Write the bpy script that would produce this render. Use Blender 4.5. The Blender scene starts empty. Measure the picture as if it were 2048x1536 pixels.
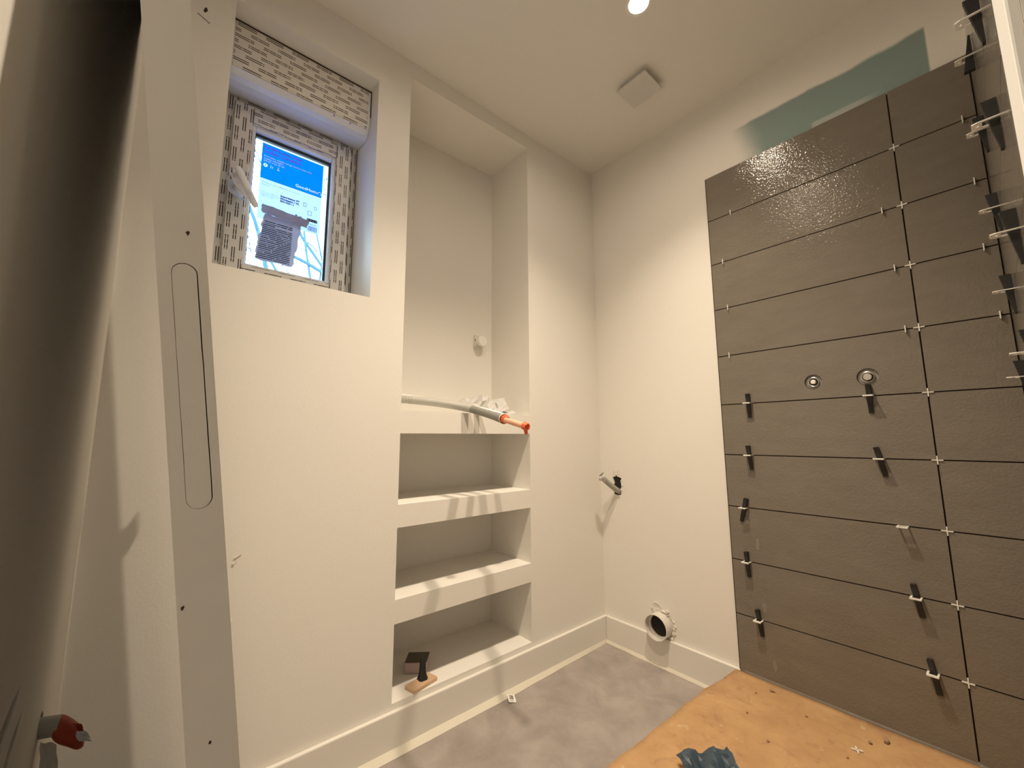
import bpy, bmesh, math, random
from mathutils import Vector, Matrix
from mathutils.geometry import tessellate_polygon
S = bpy.context.scene
C = S.collection
random.seed(7)
PI = math.pi

# ---------------------------------------------------------------- camera
cd = bpy.data.cameras.new('camera')
cam = bpy.data.objects.new('camera', cd); C.objects.link(cam); S.camera = cam
cd.sensor_fit = 'HORIZONTAL'; cd.sensor_width = 36.0
cd.lens = 813.4 / 2048 * 36.0
cd.clip_start = 0.01
r_ = Vector((0.64379547, 0.76518674, -0.0040812))
u_ = Vector((0.10317552, -0.0815202, 0.99131694))
f_ = Vector((-0.75820987, 0.63862643, 0.13143087))
M = Matrix((( r_.x, u_.x, -f_.x, 1.3749), (r_.y, u_.y, -f_.y, -1.7682), (r_.z, u_.z, -f_.z, 1.00514), (0, 0, 0, 1)))
cam.matrix_world = M

# ---------------------------------------------------------------- world, exposure
S.view_settings.view_transform = 'Standard'; S.view_settings.look = 'None'
S.view_settings.gamma = 1.0; S.view_settings.use_curve_mapping = False
S.view_settings.exposure = 0.0
w = bpy.data.worlds.new('sky'); S.world = w; w.use_nodes = True
bg = w.node_tree.nodes['Background']
bg.inputs[0].default_value = (0.62, 0.84, 1.0, 1); bg.inputs[1].default_value = 19.0

LAMP_W = 36.5
LAMP_COL = (1.0, 0.83, 0.635)
LAMPS = [(0.716, -0.625), (0.76, -1.20)]
CONE = 109

# room dimensions (metres)
H = 2.517
XR = 1.432           # right wall, tiled
YF = -1.90           # front wall beside the viewer
NY0, NY1 = -1.1324, -0.5052      # shelf niches
ND = -0.29
WY0, WY1 = -1.712, -1.262        # window opening
WZ0, WZ1 = 1.497, 2.352
ZT, PT = 2.1526, 0.20303         # tile top, row pitch
TX1, TX2 = 0.6432, 1.2505
BB = 0.1223

# ---------------------------------------------------------------- materials
def mat(name, col, rough=0.5, metal=0.0, bump=0.0, bscale=60.0, var=0.0, vscale=4.0, spec=0.5, coat=0.0, trans=0.0):
    m = bpy.data.materials.new(name); m.use_nodes = True
    nt = m.node_tree; n = nt.nodes; b = n['Principled BSDF']
    b.inputs['Base Color'].default_value = (*col, 1)
    b.inputs['Roughness'].default_value = rough
    b.inputs['Metallic'].default_value = metal
    b.inputs['Specular IOR Level'].default_value = spec
    b.inputs['Coat Weight'].default_value = coat
    if trans: b.inputs['Transmission Weight'].default_value = trans
    tc = n.new('ShaderNodeTexCoord')
    if var:
        no = n.new('ShaderNodeTexNoise'); no.inputs['Scale'].default_value = vscale; no.inputs['Detail'].default_value = 6
        nt.links.new(tc.outputs['Object'], no.inputs['Vector'])
        mx = n.new('ShaderNodeMix'); mx.data_type = 'RGBA'
        mx.inputs['A'].default_value = (*[c * (1 - var) for c in col], 1)
        mx.inputs['B'].default_value = (*[min(1, c * (1 + var)) for c in col], 1)
        nt.links.new(no.outputs['Fac'], mx.inputs['Factor'])
        nt.links.new(mx.outputs['Result'], b.inputs['Base Color'])
    if bump:
        nb = n.new('ShaderNodeTexNoise'); nb.inputs['Scale'].default_value = bscale; nb.inputs['Detail'].default_value = 4
        nt.links.new(tc.outputs['Object'], nb.inputs['Vector'])
        bp = n.new('ShaderNodeBump'); bp.inputs['Strength'].default_value = bump; bp.inputs['Distance'].default_value = 0.002
        nt.links.new(nb.outputs['Fac'], bp.inputs['Height']); nt.links.new(bp.outputs['Normal'], b.inputs['Normal'])
    return m

def nodes(m):
    nt = m.node_tree
    return nt, nt.nodes, nt.links, nt.nodes['Principled BSDF']

def mathn(nt, op, a, b=None, c=None):
    q = nt.nodes.new('ShaderNodeMath'); q.operation = op
    for i, v in enumerate((a, b, c)):
        if v is None: continue
        if isinstance(v, (int, float)): q.inputs[i].default_value = v
        else: nt.links.new(v, q.inputs[i])
    return q.outputs[0]

PAINT = (0.83, 0.805, 0.75)
m_wall = mat('wall_paint', PAINT, 0.75, bump=0.12, bscale=120, var=0.012, vscale=3)
m_ceil = mat('ceiling_paint', (0.80, 0.78, 0.73), 0.85, bump=0.1, bscale=100)
m_base = mat('baseboard_paint', (0.80, 0.77, 0.71), 0.45, bump=0.05)
m_caulk = mat('caulk', (0.66, 0.62, 0.52), 0.6, bump=0.3, bscale=60)
m_plank = mat('primed_door', (0.74, 0.72, 0.68), 0.6, bump=0.1, bscale=90, var=0.04, vscale=6)
m_groove = mat('groove_dark', (0.055, 0.035, 0.025), 0.95)
m_dark = mat('cavity_shade', (0.02, 0.018, 0.016), 0.95)  # near-black colour that paints the shade inside holes and bores
m_pvc = mat('window_plastic', (0.78, 0.80, 0.86), 0.3)
m_white = mat('white_plastic', (0.86, 0.85, 0.80), 0.4)
m_black = mat('black_plastic', (0.012, 0.012, 0.012), 0.45)
m_gasket = mat('gasket_rubber', (0.02, 0.03, 0.05), 0.5)
m_pipegrey = mat('conduit_grey', (0.40, 0.40, 0.37), 0.5, var=0.12, vscale=30)
m_litsleeve = mat('lit_sleeve', (0.46, 0.45, 0.41), 0.5, var=0.08, vscale=30)  # lighter stretch of the pipe sleeve, highlight put into its colour
m_shadegrey = mat('shaded_grey', (0.25, 0.25, 0.225), 0.55, var=0.25, vscale=30)  # darker stretch of the sleeve and inlet gaps, shade put into colour
m_pipewhite = mat('drain_plastic', (0.72, 0.69, 0.63), 0.4, var=0.05, vscale=20)
m_orange = mat('orange_tape', (0.80, 0.14, 0.05), 0.35)
m_pink = mat('pink_pipe', (0.85, 0.42, 0.28), 0.4)
m_pinkpaper = mat('pinkish_paper', (0.70, 0.50, 0.42), 0.6)
m_red = mat('red_tape', (0.38, 0.05, 0.02), 0.6, var=0.3, vscale=60)
m_plaster = mat('rough_plaster', (0.72, 0.68, 0.62), 0.9, bump=0.8, bscale=90, var=0.1, vscale=50)
m_paper = mat('paper', (0.60, 0.585, 0.56), 0.7)
m_ink = mat('ink', (0.03, 0.03, 0.035), 0.7)
m_wood = mat('pale_wood', (0.62, 0.42, 0.26), 0.6, var=0.12, vscale=30)
m_sponge = mat('sponge_side', (0.55, 0.42, 0.42), 0.9, bump=0.5, bscale=300)
m_grit = mat('sponge_grit', (0.12, 0.10, 0.08), 0.9, bump=0.8, bscale=500)
m_steel = mat('brushed_steel', (0.62, 0.60, 0.56), 0.28, metal=1.0)
m_brass = mat('brass', (0.72, 0.62, 0.45), 0.3, metal=1.0)
m_blueplastic = mat('blue_cloth', (0.035, 0.06, 0.085), 0.5, var=0.75, vscale=30)
m_crumb = mat('dried_adhesive', (0.42, 0.27, 0.15), 0.9, bump=0.5)
m_vent = mat('vent_plastic', (0.66, 0.64, 0.62), 0.4)
m_branch = mat('bark', (0.015, 0.05, 0.075), 0.9)
m_flap = mat('plain_film', (0.70, 0.70, 0.74), 0.3)
m_ground = mat('garden_soil', (0.2, 0.22, 0.16), 1.0)

def film_material():
    m = mat('printed_film', (0.78, 0.76, 0.73), 0.28)
    nt, n, L, b = nodes(m)
    uv = n.new('ShaderNodeUVMap'); uv.uv_map = 'uv'
    sp = n.new('ShaderNodeSeparateXYZ'); L.new(uv.outputs[0], sp.inputs[0])
    u, v = sp.outputs[0], sp.outputs[1]
    vr = mathn(nt, 'DIVIDE', v, 0.0205)
    row = mathn(nt, 'FLOOR', vr); fv = mathn(nt, 'FRACT', vr)
    us = mathn(nt, 'ADD', mathn(nt, 'DIVIDE', u, 0.079), mathn(nt, 'MULTIPLY', row, 0.47))
    cu = mathn(nt, 'FRACT', us)
    on = mathn(nt, 'LESS_THAN', cu, 0.66)
    l1 = mathn(nt, 'LESS_THAN', mathn(nt, 'ABSOLUTE', mathn(nt, 'SUBTRACT', fv, 0.30)), 0.075)
    l2 = mathn(nt, 'LESS_THAN', mathn(nt, 'ABSOLUTE', mathn(nt, 'SUBTRACT', fv, 0.62)), 0.075)
    ln = mathn(nt, 'MAXIMUM', l1, l2)
    no = n.new('ShaderNodeTexNoise'); no.inputs['Scale'].default_value = 330; no.inputs['Detail'].default_value = 0
    cv = n.new('ShaderNodeCombineXYZ'); L.new(u, cv.inputs[0]); L.new(row, cv.inputs[1]); L.new(cv.outputs[0], no.inputs['Vector'])
    t = mathn(nt, 'GREATER_THAN', no.outputs['Fac'], 0.36)
    k = mathn(nt, 'MULTIPLY', mathn(nt, 'MULTIPLY', on, ln), t)
    mx = n.new('ShaderNodeMix'); mx.data_type = 'RGBA'
    mx.inputs['A'].default_value = (0.74, 0.71, 0.66, 1); mx.inputs['B'].default_value = (0.06, 0.05, 0.045, 1)
    L.new(k, mx.inputs['Factor']); L.new(mx.outputs['Result'], b.inputs['Base Color'])
    return m
m_film = film_material()

def tile_material():
    m = mat('taupe_tile', (0.18, 0.15, 0.12), 0.34, spec=0.5)
    nt, n, L, b = nodes(m)
    tc = n.new('ShaderNodeTexCoord')
    mp = n.new('ShaderNodeMapping'); mp.inputs['Scale'].default_value = (1.6, 1.6, 4.5)
    L.new(tc.outputs['Object'], mp.inputs['Vector'])
    no = n.new('ShaderNodeTexNoise'); no.inputs['Scale'].default_value = 4; no.inputs['Detail'].default_value = 8; no.inputs['Roughness'].default_value = 0.65
    L.new(mp.outputs[0], no.inputs['Vector'])
    cr = n.new('ShaderNodeValToRGB')
    cr.color_ramp.elements[0].position = 0.3; cr.color_ramp.elements[0].color = (0.180, 0.158, 0.130, 1)
    cr.color_ramp.elements[1].position = 0.75; cr.color_ramp.elements[1].color = (0.212, 0.188, 0.155, 1)
    L.new(no.outputs['Fac'], cr.inputs['Fac']); L.new(cr.outputs[0], b.inputs['Base Color'])
    nb = n.new('ShaderNodeTexNoise'); nb.inputs['Scale'].default_value = 165; nb.inputs['Detail'].default_value = 1.5
    L.new(tc.outputs['Object'], nb.inputs['Vector'])
    bp = n.new('ShaderNodeBump'); bp.inputs['Strength'].default_value = 0.75; bp.inputs['Distance'].default_value = 0.0012
    L.new(nb.outputs['Fac'], bp.inputs['Height']); L.new(bp.outputs['Normal'], b.inputs['Normal'])
    b.inputs['Roughness'].default_value = 0.09
    b.inputs['Specular IOR Level'].default_value = 0.42
    return m
m_tile = tile_material()

def floor_material():
    m = mat('floor_vinyl', (0.3, 0.26, 0.22), 0.42, bump=0.1, bscale=200)
    nt, n, L, b = nodes(m)
    tc = n.new('ShaderNodeTexCoord')
    no = n.new('ShaderNodeTexNoise'); no.inputs['Scale'].default_value = 7; no.inputs['Detail'].default_value = 9; no.inputs['Roughness'].default_value = 0.6
    no.inputs['Distortion'].default_value = 0.4
    L.new(tc.outputs['Object'], no.inputs['Vector'])
    cr = n.new('ShaderNodeValToRGB')
    cr.color_ramp.elements[0].position = 0.3; cr.color_ramp.elements[0].color = (0.27, 0.235, 0.215, 1)
    cr.color_ramp.elements[1].position = 0.72; cr.color_ramp.elements[1].color = (0.42, 0.375, 0.345, 1)
    L.new(no.outputs['Fac'], cr.inputs['Fac'])
    sp = n.new('ShaderNodeSeparateXYZ'); L.new(tc.outputs['Object'], sp.inputs[0])
    # fine tile joint running along x every 0.6 m
    fy = mathn(nt, 'FRACT', mathn(nt, 'DIVIDE', mathn(nt, 'ADD', sp.outputs[1], 6.3), 0.6))
    j = mathn(nt, 'LESS_THAN', fy, 0.006)
    mx = n.new('ShaderNodeMix'); mx.data_type = 'RGBA'; mx.inputs['B'].default_value = (0.33, 0.29, 0.26, 1)
    L.new(j, mx.inputs['Factor']); L.new(cr.outputs[0], mx.inputs['A']); L.new(mx.outputs['Result'], b.inputs['Base Color'])
    return m
m_floor = floor_material()

def board_material():
    m = mat('hardboard', (0.42, 0.22, 0.09), 0.75, bump=0.25, bscale=80)
    nt, n, L, b = nodes(m)
    tc = n.new('ShaderNodeTexCoord')
    no = n.new('ShaderNodeTexNoise'); no.inputs['Scale'].default_value = 9; no.inputs['Detail'].default_value = 10; no.inputs['Roughness'].default_value = 0.7
    L.new(tc.outputs['Object'], no.inputs['Vector'])
    cr = n.new('ShaderNodeValToRGB')
    cr.color_ramp.elements[0].position = 0.3; cr.color_ramp.elements[0].color = (0.40, 0.225, 0.10, 1)
    cr.color_ramp.elements[1].position = 0.75; cr.color_ramp.elements[1].color = (0.56, 0.35, 0.165, 1)
    L.new(no.outputs['Fac'], cr.inputs['Fac'])
    n3 = n.new('ShaderNodeTexNoise'); n3.inputs['Scale'].default_value = 16; n3.inputs['Detail'].default_value = 8; n3.inputs['Distortion'].default_value = 1.2
    L.new(tc.outputs['Object'], n3.inputs['Vector'])
    e3 = mathn(nt, 'MULTIPLY', mathn(nt, 'SUBTRACT', n3.outputs['Fac'], 0.57), 6.0); q3 = n.new('ShaderNodeClamp'); L.new(e3, q3.inputs[0])
    m3 = n.new('ShaderNodeMix'); m3.data_type = 'RGBA'; m3.inputs['B'].default_value = (0.27, 0.15, 0.08, 1)
    L.new(mathn(nt, 'MULTIPLY', q3.outputs[0], 0.6), m3.inputs['Factor']); L.new(cr.outputs[0], m3.inputs['A'])
    n2 = n.new('ShaderNodeTexNoise'); n2.inputs['Scale'].default_value = 38; n2.inputs['Detail'].default_value = 5
    L.new(tc.outputs['Object'], n2.inputs['Vector'])
    d = mathn(nt, 'MULTIPLY', mathn(nt, 'SUBTRACT', n2.outputs['Fac'], 0.66), 9.0); dq = n.new('ShaderNodeClamp'); L.new(d, dq.inputs[0])
    mx = n.new('ShaderNodeMix'); mx.data_type = 'RGBA'; mx.inputs['B'].default_value = (0.58, 0.45, 0.30, 1)
    L.new(dq.outputs[0], mx.inputs['Factor']); L.new(m3.outputs['Result'], mx.inputs['A']); L.new(mx.outputs['Result'], b.inputs['Base Color'])
    return m
m_board = board_material()

def back_wall_material():
    m = mat('wall_paint_with_membrane', PAINT, 0.75, bump=0.12, bscale=120)
    nt, n, L, b = nodes(m)
    tc = n.new('ShaderNodeTexCoord'); sp = n.new('ShaderNodeSeparateXYZ'); L.new(tc.outputs['Object'], sp.inputs[0])
    x, z = sp.outputs[0], sp.outputs[2]
    no = n.new('ShaderNodeTexNoise'); no.inputs['Scale'].default_value = 5; no.inputs['Detail'].default_value = 5
    L.new(tc.outputs['Object'], no.inputs['Vector'])
    wob = mathn(nt, 'MULTIPLY', mathn(nt, 'SUBTRACT', no.outputs['Fac'], 0.5), 0.05)
    def ss(v, a, bb):
        q = n.new('ShaderNodeMapRange'); q.interpolation_type = 'SMOOTHSTEP'
        q.inputs['From Min'].default_value = a; q.inputs['From Max'].default_value = bb
        L.new(v, q.inputs['Value']); return q.outputs[0]
    xl = mathn(nt, 'ADD', x, mathn(nt, 'MULTIPLY', mathn(nt, 'SUBTRACT', 2.3, z), -0.28))
    left = ss(mathn(nt, 'ADD', xl, wob), 0.745, 0.86)
    right = mathn(nt, 'SUBTRACT', 1.0, ss(x, 1.350, 1.357))
    top = mathn(nt, 'SUBTRACT', 1.0, ss(mathn(nt, 'ADD', z, wob), 2.308, 2.325))
    k = mathn(nt, 'MULTIPLY', mathn(nt, 'MULTIPLY', left, right), top)
    # lighter dried band just over the tiles
    lb = mathn(nt, 'MULTIPLY', mathn(nt, 'MULTIPLY', ss(x, 1.035, 1.045), mathn(nt, 'SUBTRACT', 1.0, ss(x, 1.16, 1.25))), mathn(nt, 'SUBTRACT', 1.0, ss(z, 2.175, 2.185)))
    k = mathn(nt, 'MULTIPLY', k, mathn(nt, 'SUBTRACT', 1.0, mathn(nt, 'MULTIPLY', lb, 0.35)))
    mx = n.new('ShaderNodeMix'); mx.data_type = 'RGBA'
    mx.inputs['A'].default_value = (*PAINT, 1); mx.inputs['B'].default_value = (0.25, 0.34, 0.32, 1)
    L.new(k, mx.inputs['Factor']); L.new(mx.outputs['Result'], b.inputs['Base Color'])
    return m
m_back = back_wall_material()
m_smear = mat('dried_smear', (0.225, 0.20, 0.17), 0.5)

def glass_material():
    m = bpy.data.materials.new('window_glass'); m.use_nodes = True
    nt = m.node_tree; n = nt.nodes; n.clear()
    o = n.new('ShaderNodeOutputMaterial'); t = n.new('ShaderNodeBsdfTransparent'); g = n.new('ShaderNodeBsdfGlossy')
    t.inputs[0].default_value = (0.93, 0.97, 0.98, 1); g.inputs['Roughness'].default_value = 0.02
    fr = n.new('ShaderNodeFresnel'); fr.inputs[0].default_value = 1.45; mx = n.new('ShaderNodeMixShader')
    nt.links.new(fr.outputs[0], mx.inputs[0]); nt.links.new(t.outputs[0], mx.inputs[1]); nt.links.new(g.outputs[0], mx.inputs[2])
    nt.links.new(mx.outputs[0], o.inputs[0]); return m
m_glass = glass_material()

def sheet_material(name, col, tr):
    m = bpy.data.materials.new(name); m.use_nodes = True
    nt = m.node_tree; n = nt.nodes; n.clear()
    o = n.new('ShaderNodeOutputMaterial'); d = n.new('ShaderNodeBsdfDiffuse'); t = n.new('ShaderNodeBsdfTranslucent')
    d.inputs[0].default_value = (*col, 1); t.inputs[0].default_value = (*col, 1)
    mx = n.new('ShaderNodeMixShader'); mx.inputs[0].default_value = tr
    nt.links.new(d.outputs[0], mx.inputs[1]); nt.links.new(t.outputs[0], mx.inputs[2]); nt.links.new(mx.outputs[0], o.inputs[0])
    return m
m_blue = sheet_material('blue_print', (0.006, 0.40, 0.88), 0.5)
m_pale = sheet_material('pale_print', (0.68, 0.77, 0.94), 0.5)
m_whiteink = sheet_material('white_ink', (0.95, 0.97, 1.0), 0.6)
m_redink = sheet_material('red_ink', (0.55, 0.16, 0.36), 0.5)
m_navyink = sheet_material('navy_ink', (0.05, 0.08, 0.2), 0.3)
m_greyink = sheet_material('grey_ink', (0.25, 0.34, 0.55), 0.4)
m_bag = sheet_material('clear_bag', (0.50, 0.50, 0.60), 0.35)

m_bulb = bpy.data.materials.new('lamp_glow'); m_bulb.use_nodes = True
_b = m_bulb.node_tree.nodes['Principled BSDF']
_b.inputs['Emission Color'].default_value = (1, 0.83, 0.635, 1); _b.inputs['Emission Strength'].default_value = 350
_b.inputs['Base Color'].default_value = (1, 1, 1, 1)

m_bulb_fill = m_bulb.copy(); m_bulb_fill.node_tree.nodes['Principled BSDF'].inputs['Emission Strength'].default_value = 90  # weaker glow for the added hallway fill lamp

# ---------------------------------------------------------------- mesh helpers
class MB:
    def __init__(s): s.bm = bmesh.new(); s.uv = s.bm.loops.layers.uv.new('uv')
    def quad(s, pts, uvs=None):
        f = s.bm.faces.new([s.bm.verts.new(p) for p in pts])
        if uvs:
            for l, q in zip(f.loops, uvs): l[s.uv].uv = q
        return f
    def box(s, a, b, rot=None, org=None, long=None, off=(0, 0)):
        x0, y0, z0 = a; x1, y1, z1 = b
        P = [Vector(p) for p in ((x0,y0,z0),(x1,y0,z0),(x1,y1,z0),(x0,y1,z0),(x0,y0,z1),(x1,y0,z1),(x1,y1,z1),(x0,y1,z1))]
        F = [((0,3,2,1),2),((4,5,6,7),2),((0,1,5,4),1),((2,3,7,6),1),((1,2,6,5),0),((3,0,4,7),0)]
        for f, ax in F:
            pts = [P[i] for i in f]
            rest = [i for i in range(3) if i != ax]
            if long is not None and long in rest: ua = long; va = [i for i in rest if i != long][0]
            else: ua, va = rest
            uvs = [(p[ua] + off[0], p[va] + off[1]) for p in pts]
            if rot is not None:
                o = Vector(org); pts = [o + rot @ (p - o) for p in pts]
            s.quad(pts, uvs)
        return s
    def loft(s, rings, caps=True, closed=True):
        R = [[s.bm.verts.new(p) for p in r] for r in rings]
        n = len(R[0])
        for a, b in zip(R[:-1], R[1:]):
            for i in range(n if closed else n - 1):
                s.bm.faces.new((a[i], a[(i+1) % n], b[(i+1) % n], b[i]))
        if caps and closed:
            s.bm.faces.new(list(reversed(R[0]))); s.bm.faces.new(R[-1])
        return s
    def tube(s, path, rad, n=16, caps=True):
        path = [Vector(p) for p in path]
        rings = []; up = Vector((0, 0, 1))
        for i, p in enumerate(path):
            t = (path[min(i+1, len(path)-1)] - path[max(i-1, 0)]).normalized()
            if i == 0:
                a = t.cross(up)
                if a.length < 0.1: a = t.cross(Vector((1, 0, 0)))
                a.normalize()
            else: a = (a - t * a.dot(t)).normalized()
            b = t.cross(a)
            r = rad[i] if isinstance(rad, (list, tuple)) else rad
            rings.append([p + a * (r * math.cos(2*PI*k/n)) + b * (r * math.sin(2*PI*k/n)) for k in range(n)])
        return s.loft(rings, caps)
    def lathe(s, org, axis, prof, n=32, caps=False):
        org = Vector(org); ax = Vector(axis).normalized()
        a = ax.cross(Vector((0, 0, 1)))
        if a.length < 0.1: a = ax.cross(Vector((1, 0, 0)))
        a.normalize(); b = ax.cross(a)
        rings = [[org + ax * h + a * (r*math.cos(2*PI*k/n)) + b * (r*math.sin(2*PI*k/n)) for k in range(n)] for r, h in prof]
        return s.loft(rings, caps)
    def plate(s, outer, holes, fn, t0, t1=None, sides=True):
        """flat plate with real holes; fn(u, v, t) -> point"""
        loops = [outer] + list(holes)
        tri = tessellate_polygon([[Vector((p[0], p[1], 0)) for p in l] for l in loops])
        flat = [p for l in loops for p in l]
        for t in ([t0] if t1 is None else [t0, t1]):
            vs = [s.bm.verts.new(fn(p[0], p[1], t)) for p in flat]
            for f in tri: 
                try: s.bm.faces.new([vs[i] for i in f])
                except ValueError: pass
        if t1 is not None and sides:
            for l in loops:
                for i in range(len(l)):
                    p, q = l[i], l[(i+1) % len(l)]
                    s.quad([fn(p[0], p[1], t0), fn(q[0], q[1], t0), fn(q[0], q[1], t1), fn(p[0], p[1], t1)])
        return s
    def build(s, name, m, parent=None, smooth=False, bevel=0, loc=None, merge=True):
        if merge: bmesh.ops.remove_doubles(s.bm, verts=s.bm.verts, dist=1e-6)
        bmesh.ops.recalc_face_normals(s.bm, faces=s.bm.faces)
        if loc is not None:
            bmesh.ops.translate(s.bm, verts=s.bm.verts, vec=-Vector(loc))
        me = bpy.data.meshes.new(name); s.bm.to_mesh(me); s.bm.free()
        ms = m if isinstance(m, (list, tuple)) else [m]
        for q in ms: me.materials.append(q)
        if smooth:
            for p in me.polygons: p.use_smooth = True
            try: me.set_sharp_from_angle(angle=math.radians(40))
            except Exception: pass
        o = bpy.data.objects.new(name, me); C.objects.link(o)
        if loc is not None and parent is None: o.location = loc
        if parent is not None:
            o.parent = parent
            base = Vector(loc) if loc is not None else Vector((0, 0, 0))
            o.location = base - world_loc(parent)
        if bevel:
            bv = o.modifiers.new('bevel', 'BEVEL'); bv.width = bevel; bv.segments = 2; bv.limit_method = 'ANGLE'
        return o

def world_loc(o):
    v = Vector(o.location)
    while o.parent: o = o.parent; v += Vector(o.location)
    return v

def tag(o, label, cat, group=None):
    o['label'] = label; o['category'] = cat
    if group: o['group'] = group
    return o
def thing(name, label, cat, loc, group=None):
    o = bpy.data.objects.new(name, None); o.empty_display_size = 0.05
    C.objects.link(o); o.location = loc
    return tag(o, label, cat, group)
def struct(o): o['kind'] = 'structure'; return o
def circle(cx, cy, r, n=28, sx=1.0):
    return [(cx + r*sx*math.cos(2*PI*i/n), cy + r*math.sin(2*PI*i/n)) for i in range(n)]
def rect(a, b, c, d): return [(a, c), (b, c), (b, d), (a, d)]

# ================================================================= ROOM
# --- left wall: window opening and four niches
NICHES = [(1.1056, 2.4446), (0.7755, 1.0233), (0.4619, 0.6977), (0.1407, 0.3844)]
fa = lambda y, z, x: (x, y, z)
b = MB()
YA = -2.05
holes = [rect(WY0, WY1, WZ0, WZ1)] + [rect(NY0, NY1, z0, z1) for z0, z1 in NICHES]
b.plate(rect(YA, 0.15, -0.05, H), holes, fa, 0.0)
b.plate(rect(YA, 0.15, -0.05, H), [rect(WY0, WY1, WZ0, WZ1)], fa, -0.36)
for z0, z1 in NICHES:
    l = rect(NY0, NY1, z0, z1)
    b.quad([(ND, y, z) for y, z in l])
    for i in range(4):
        p, q = l[i], l[(i+1) % 4]
        b.quad([(0, p[0], p[1]), (0, q[0], q[1]), (ND, q[0], q[1]), (ND, p[0], p[1])])
l = rect(WY0, WY1, WZ0, WZ1)
for i in range(4):
    p, q = l[i], l[(i+1) % 4]
    b.quad([(0, p[0], p[1]), (0, q[0], q[1]), (-0.36, q[0], q[1]), (-0.36, p[0], p[1])])
o = rect(YA, 0.15, -0.05, H)
for i in range(4):
    p, q = o[i], o[(i+1) % 4]
    b.quad([(0, p[0], p[1]), (0, q[0], q[1]), (-0.36, q[0], q[1]), (-0.36, p[0], p[1])])
wall_left = struct(b.build('wall_left', m_wall))

# --- back wall with holes for the drain and the water pipe
random.seed(3)
jag = [(0.080,0.720),(0.076,0.752),(0.084,0.775),(0.074,0.803),(0.092,0.808),(0.098,0.818),(0.103,0.808),(0.116,0.806),(0.128,0.800),(0.121,0.785),(0.127,0.765),(0.120,0.748),(0.124,0.722),(0.110,0.714),(0.096,0.717)]
fb = lambda x, z, y: (x, y, z)
b = MB()
b.plate(rect(-0.36, 2.9, -0.05, H), [jag, circle(0.311, 0.172, 0.050)], fb, 0.0, 0.14)
wall_back = struct(b.build('wall_back', m_back))
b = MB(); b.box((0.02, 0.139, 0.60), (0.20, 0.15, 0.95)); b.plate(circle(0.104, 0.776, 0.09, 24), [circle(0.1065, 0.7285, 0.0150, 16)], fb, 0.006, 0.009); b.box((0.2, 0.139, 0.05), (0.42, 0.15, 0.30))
b.build('cavity_shade_sheet', m_dark, wall_back)  # near-black sheets standing for the shade inside the wall holes

# --- floor, ceiling
b = MB(); b.box((-0.36, -2.6, -0.05), (2.9, 0.14, 0.0)); struct(b.build('floor', m_floor))
b = MB(); b.plate(rect(-0.36, 2.9, -2.6, 0.14), [circle(x, y, 0.036) for x, y in LAMPS + [(2.15, -1.75)]], lambda x, y, z: (x, y, z), H, H + 0.1)
ceiling = struct(b.build('ceiling', m_ceil))

# --- front wall (beside the viewer) with two torn slots
b = MB()
ff = lambda x, z, y: (x, y, z)
slots = [[(0.43,0.655),(0.47,0.652),(0.56,0.62),(0.61,0.575),(0.58,0.545),(0.52,0.59),(0.46,0.628)],
         [(0.390,0.606),(0.43,0.596),(0.485,0.560),(0.49,0.535),(0.44,0.562),(0.41,0.585)],
         [(0.352,1.835),(0.362,1.835),(0.375,2.3),(0.362,2.3)],
         circle(0.215, 0.500, 0.020, 16)]
b.plate(rect(0.0, 2.6, 0.0, H), slots, ff, YF, YF - 0.10)
wall_front = struct(b.build('wall_front', m_wall))
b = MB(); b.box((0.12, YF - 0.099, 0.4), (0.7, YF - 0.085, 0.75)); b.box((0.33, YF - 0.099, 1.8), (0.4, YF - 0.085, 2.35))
b.build('cavity_shade_sheet', m_dark, wall_front)  # dark sheets painting the unlit depth behind the slots

# --- right wall: tiled shower side, white edge trim, door opening beyond
b = MB()
fr = lambda y, z, x: (x, y, z)
b.plate([(-1.06, 0.0), (0.0, 0.0), (0.0, H), (-2.6, H), (-2.6, 2.08), (-1.06, 2.08)], [], fr, XR + 0.010, XR + 0.13)
wall_right = struct(b.build('wall_right', m_wall))
b = MB(); b.box((XR - 0.0015, -1.058, 0.0), (XR + 0.0105, -0.992, H)); b.box((XR + 0.0005, -0.992, 0.0), (XR + 0.0105, -0.907, H))
struct(b.build('trim_1', m_white, bevel=0.003))
b = MB()
b.plate([(XR+.13, 0), (2.9, 0), (2.9, H), (XR+.13, H)], [], lambda x, z, y: (x, y, z), -2.6, -2.5)
b.box((2.8, -2.6, 0), (2.9, 0.0, H))
struct(b.build('wall_hallway', m_wall))

# --- tiling
def tiles(parent, axis):
    b = MB()
    g = 0.0038
    cols = [(TX1, TX2 - g), (TX2, XR - 0.003)] if axis == 'x' else [(-0.617, -0.012), (-0.900, -0.6205)]
    for ci, (a, c) in enumerate(cols):
        for k in range(10):
            z1 = ZT - k*PT - (g/2 if k else 0); z0 = ZT - (k+1)*PT + g/2
            if axis == 'x':
                hs = []
                if ci == 0 and k == 4: hs = [circle(0.9655, 1.1995, 0.0265), circle(1.1145, 1.2005, 0.0285)]
                b.plate(rect(a, c, z0, z1), hs, fb, -0.010, -0.0015)
            else:
                b.plate(rect(a, c, z0, z1), [], fr, XR, XR + 0.0085)
    t = b.build('tile_cladding', m_tile, parent)
    b = MB()
    if axis == 'x': b.plate(rect(TX1 + 0.002, XR, ZT - 10*PT + .002, ZT - .002), [circle(0.9655, 1.1995, 0.0265), circle(1.1145, 1.2005, 0.0285)], fb, -0.0014, -0.0002)
    else: b.box((XR + 0.0086, -0.9, ZT - 10*PT), (XR + 0.0099, -0.01, ZT - .002))
    b.build('tile_adhesive', m_groove, parent)
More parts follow.
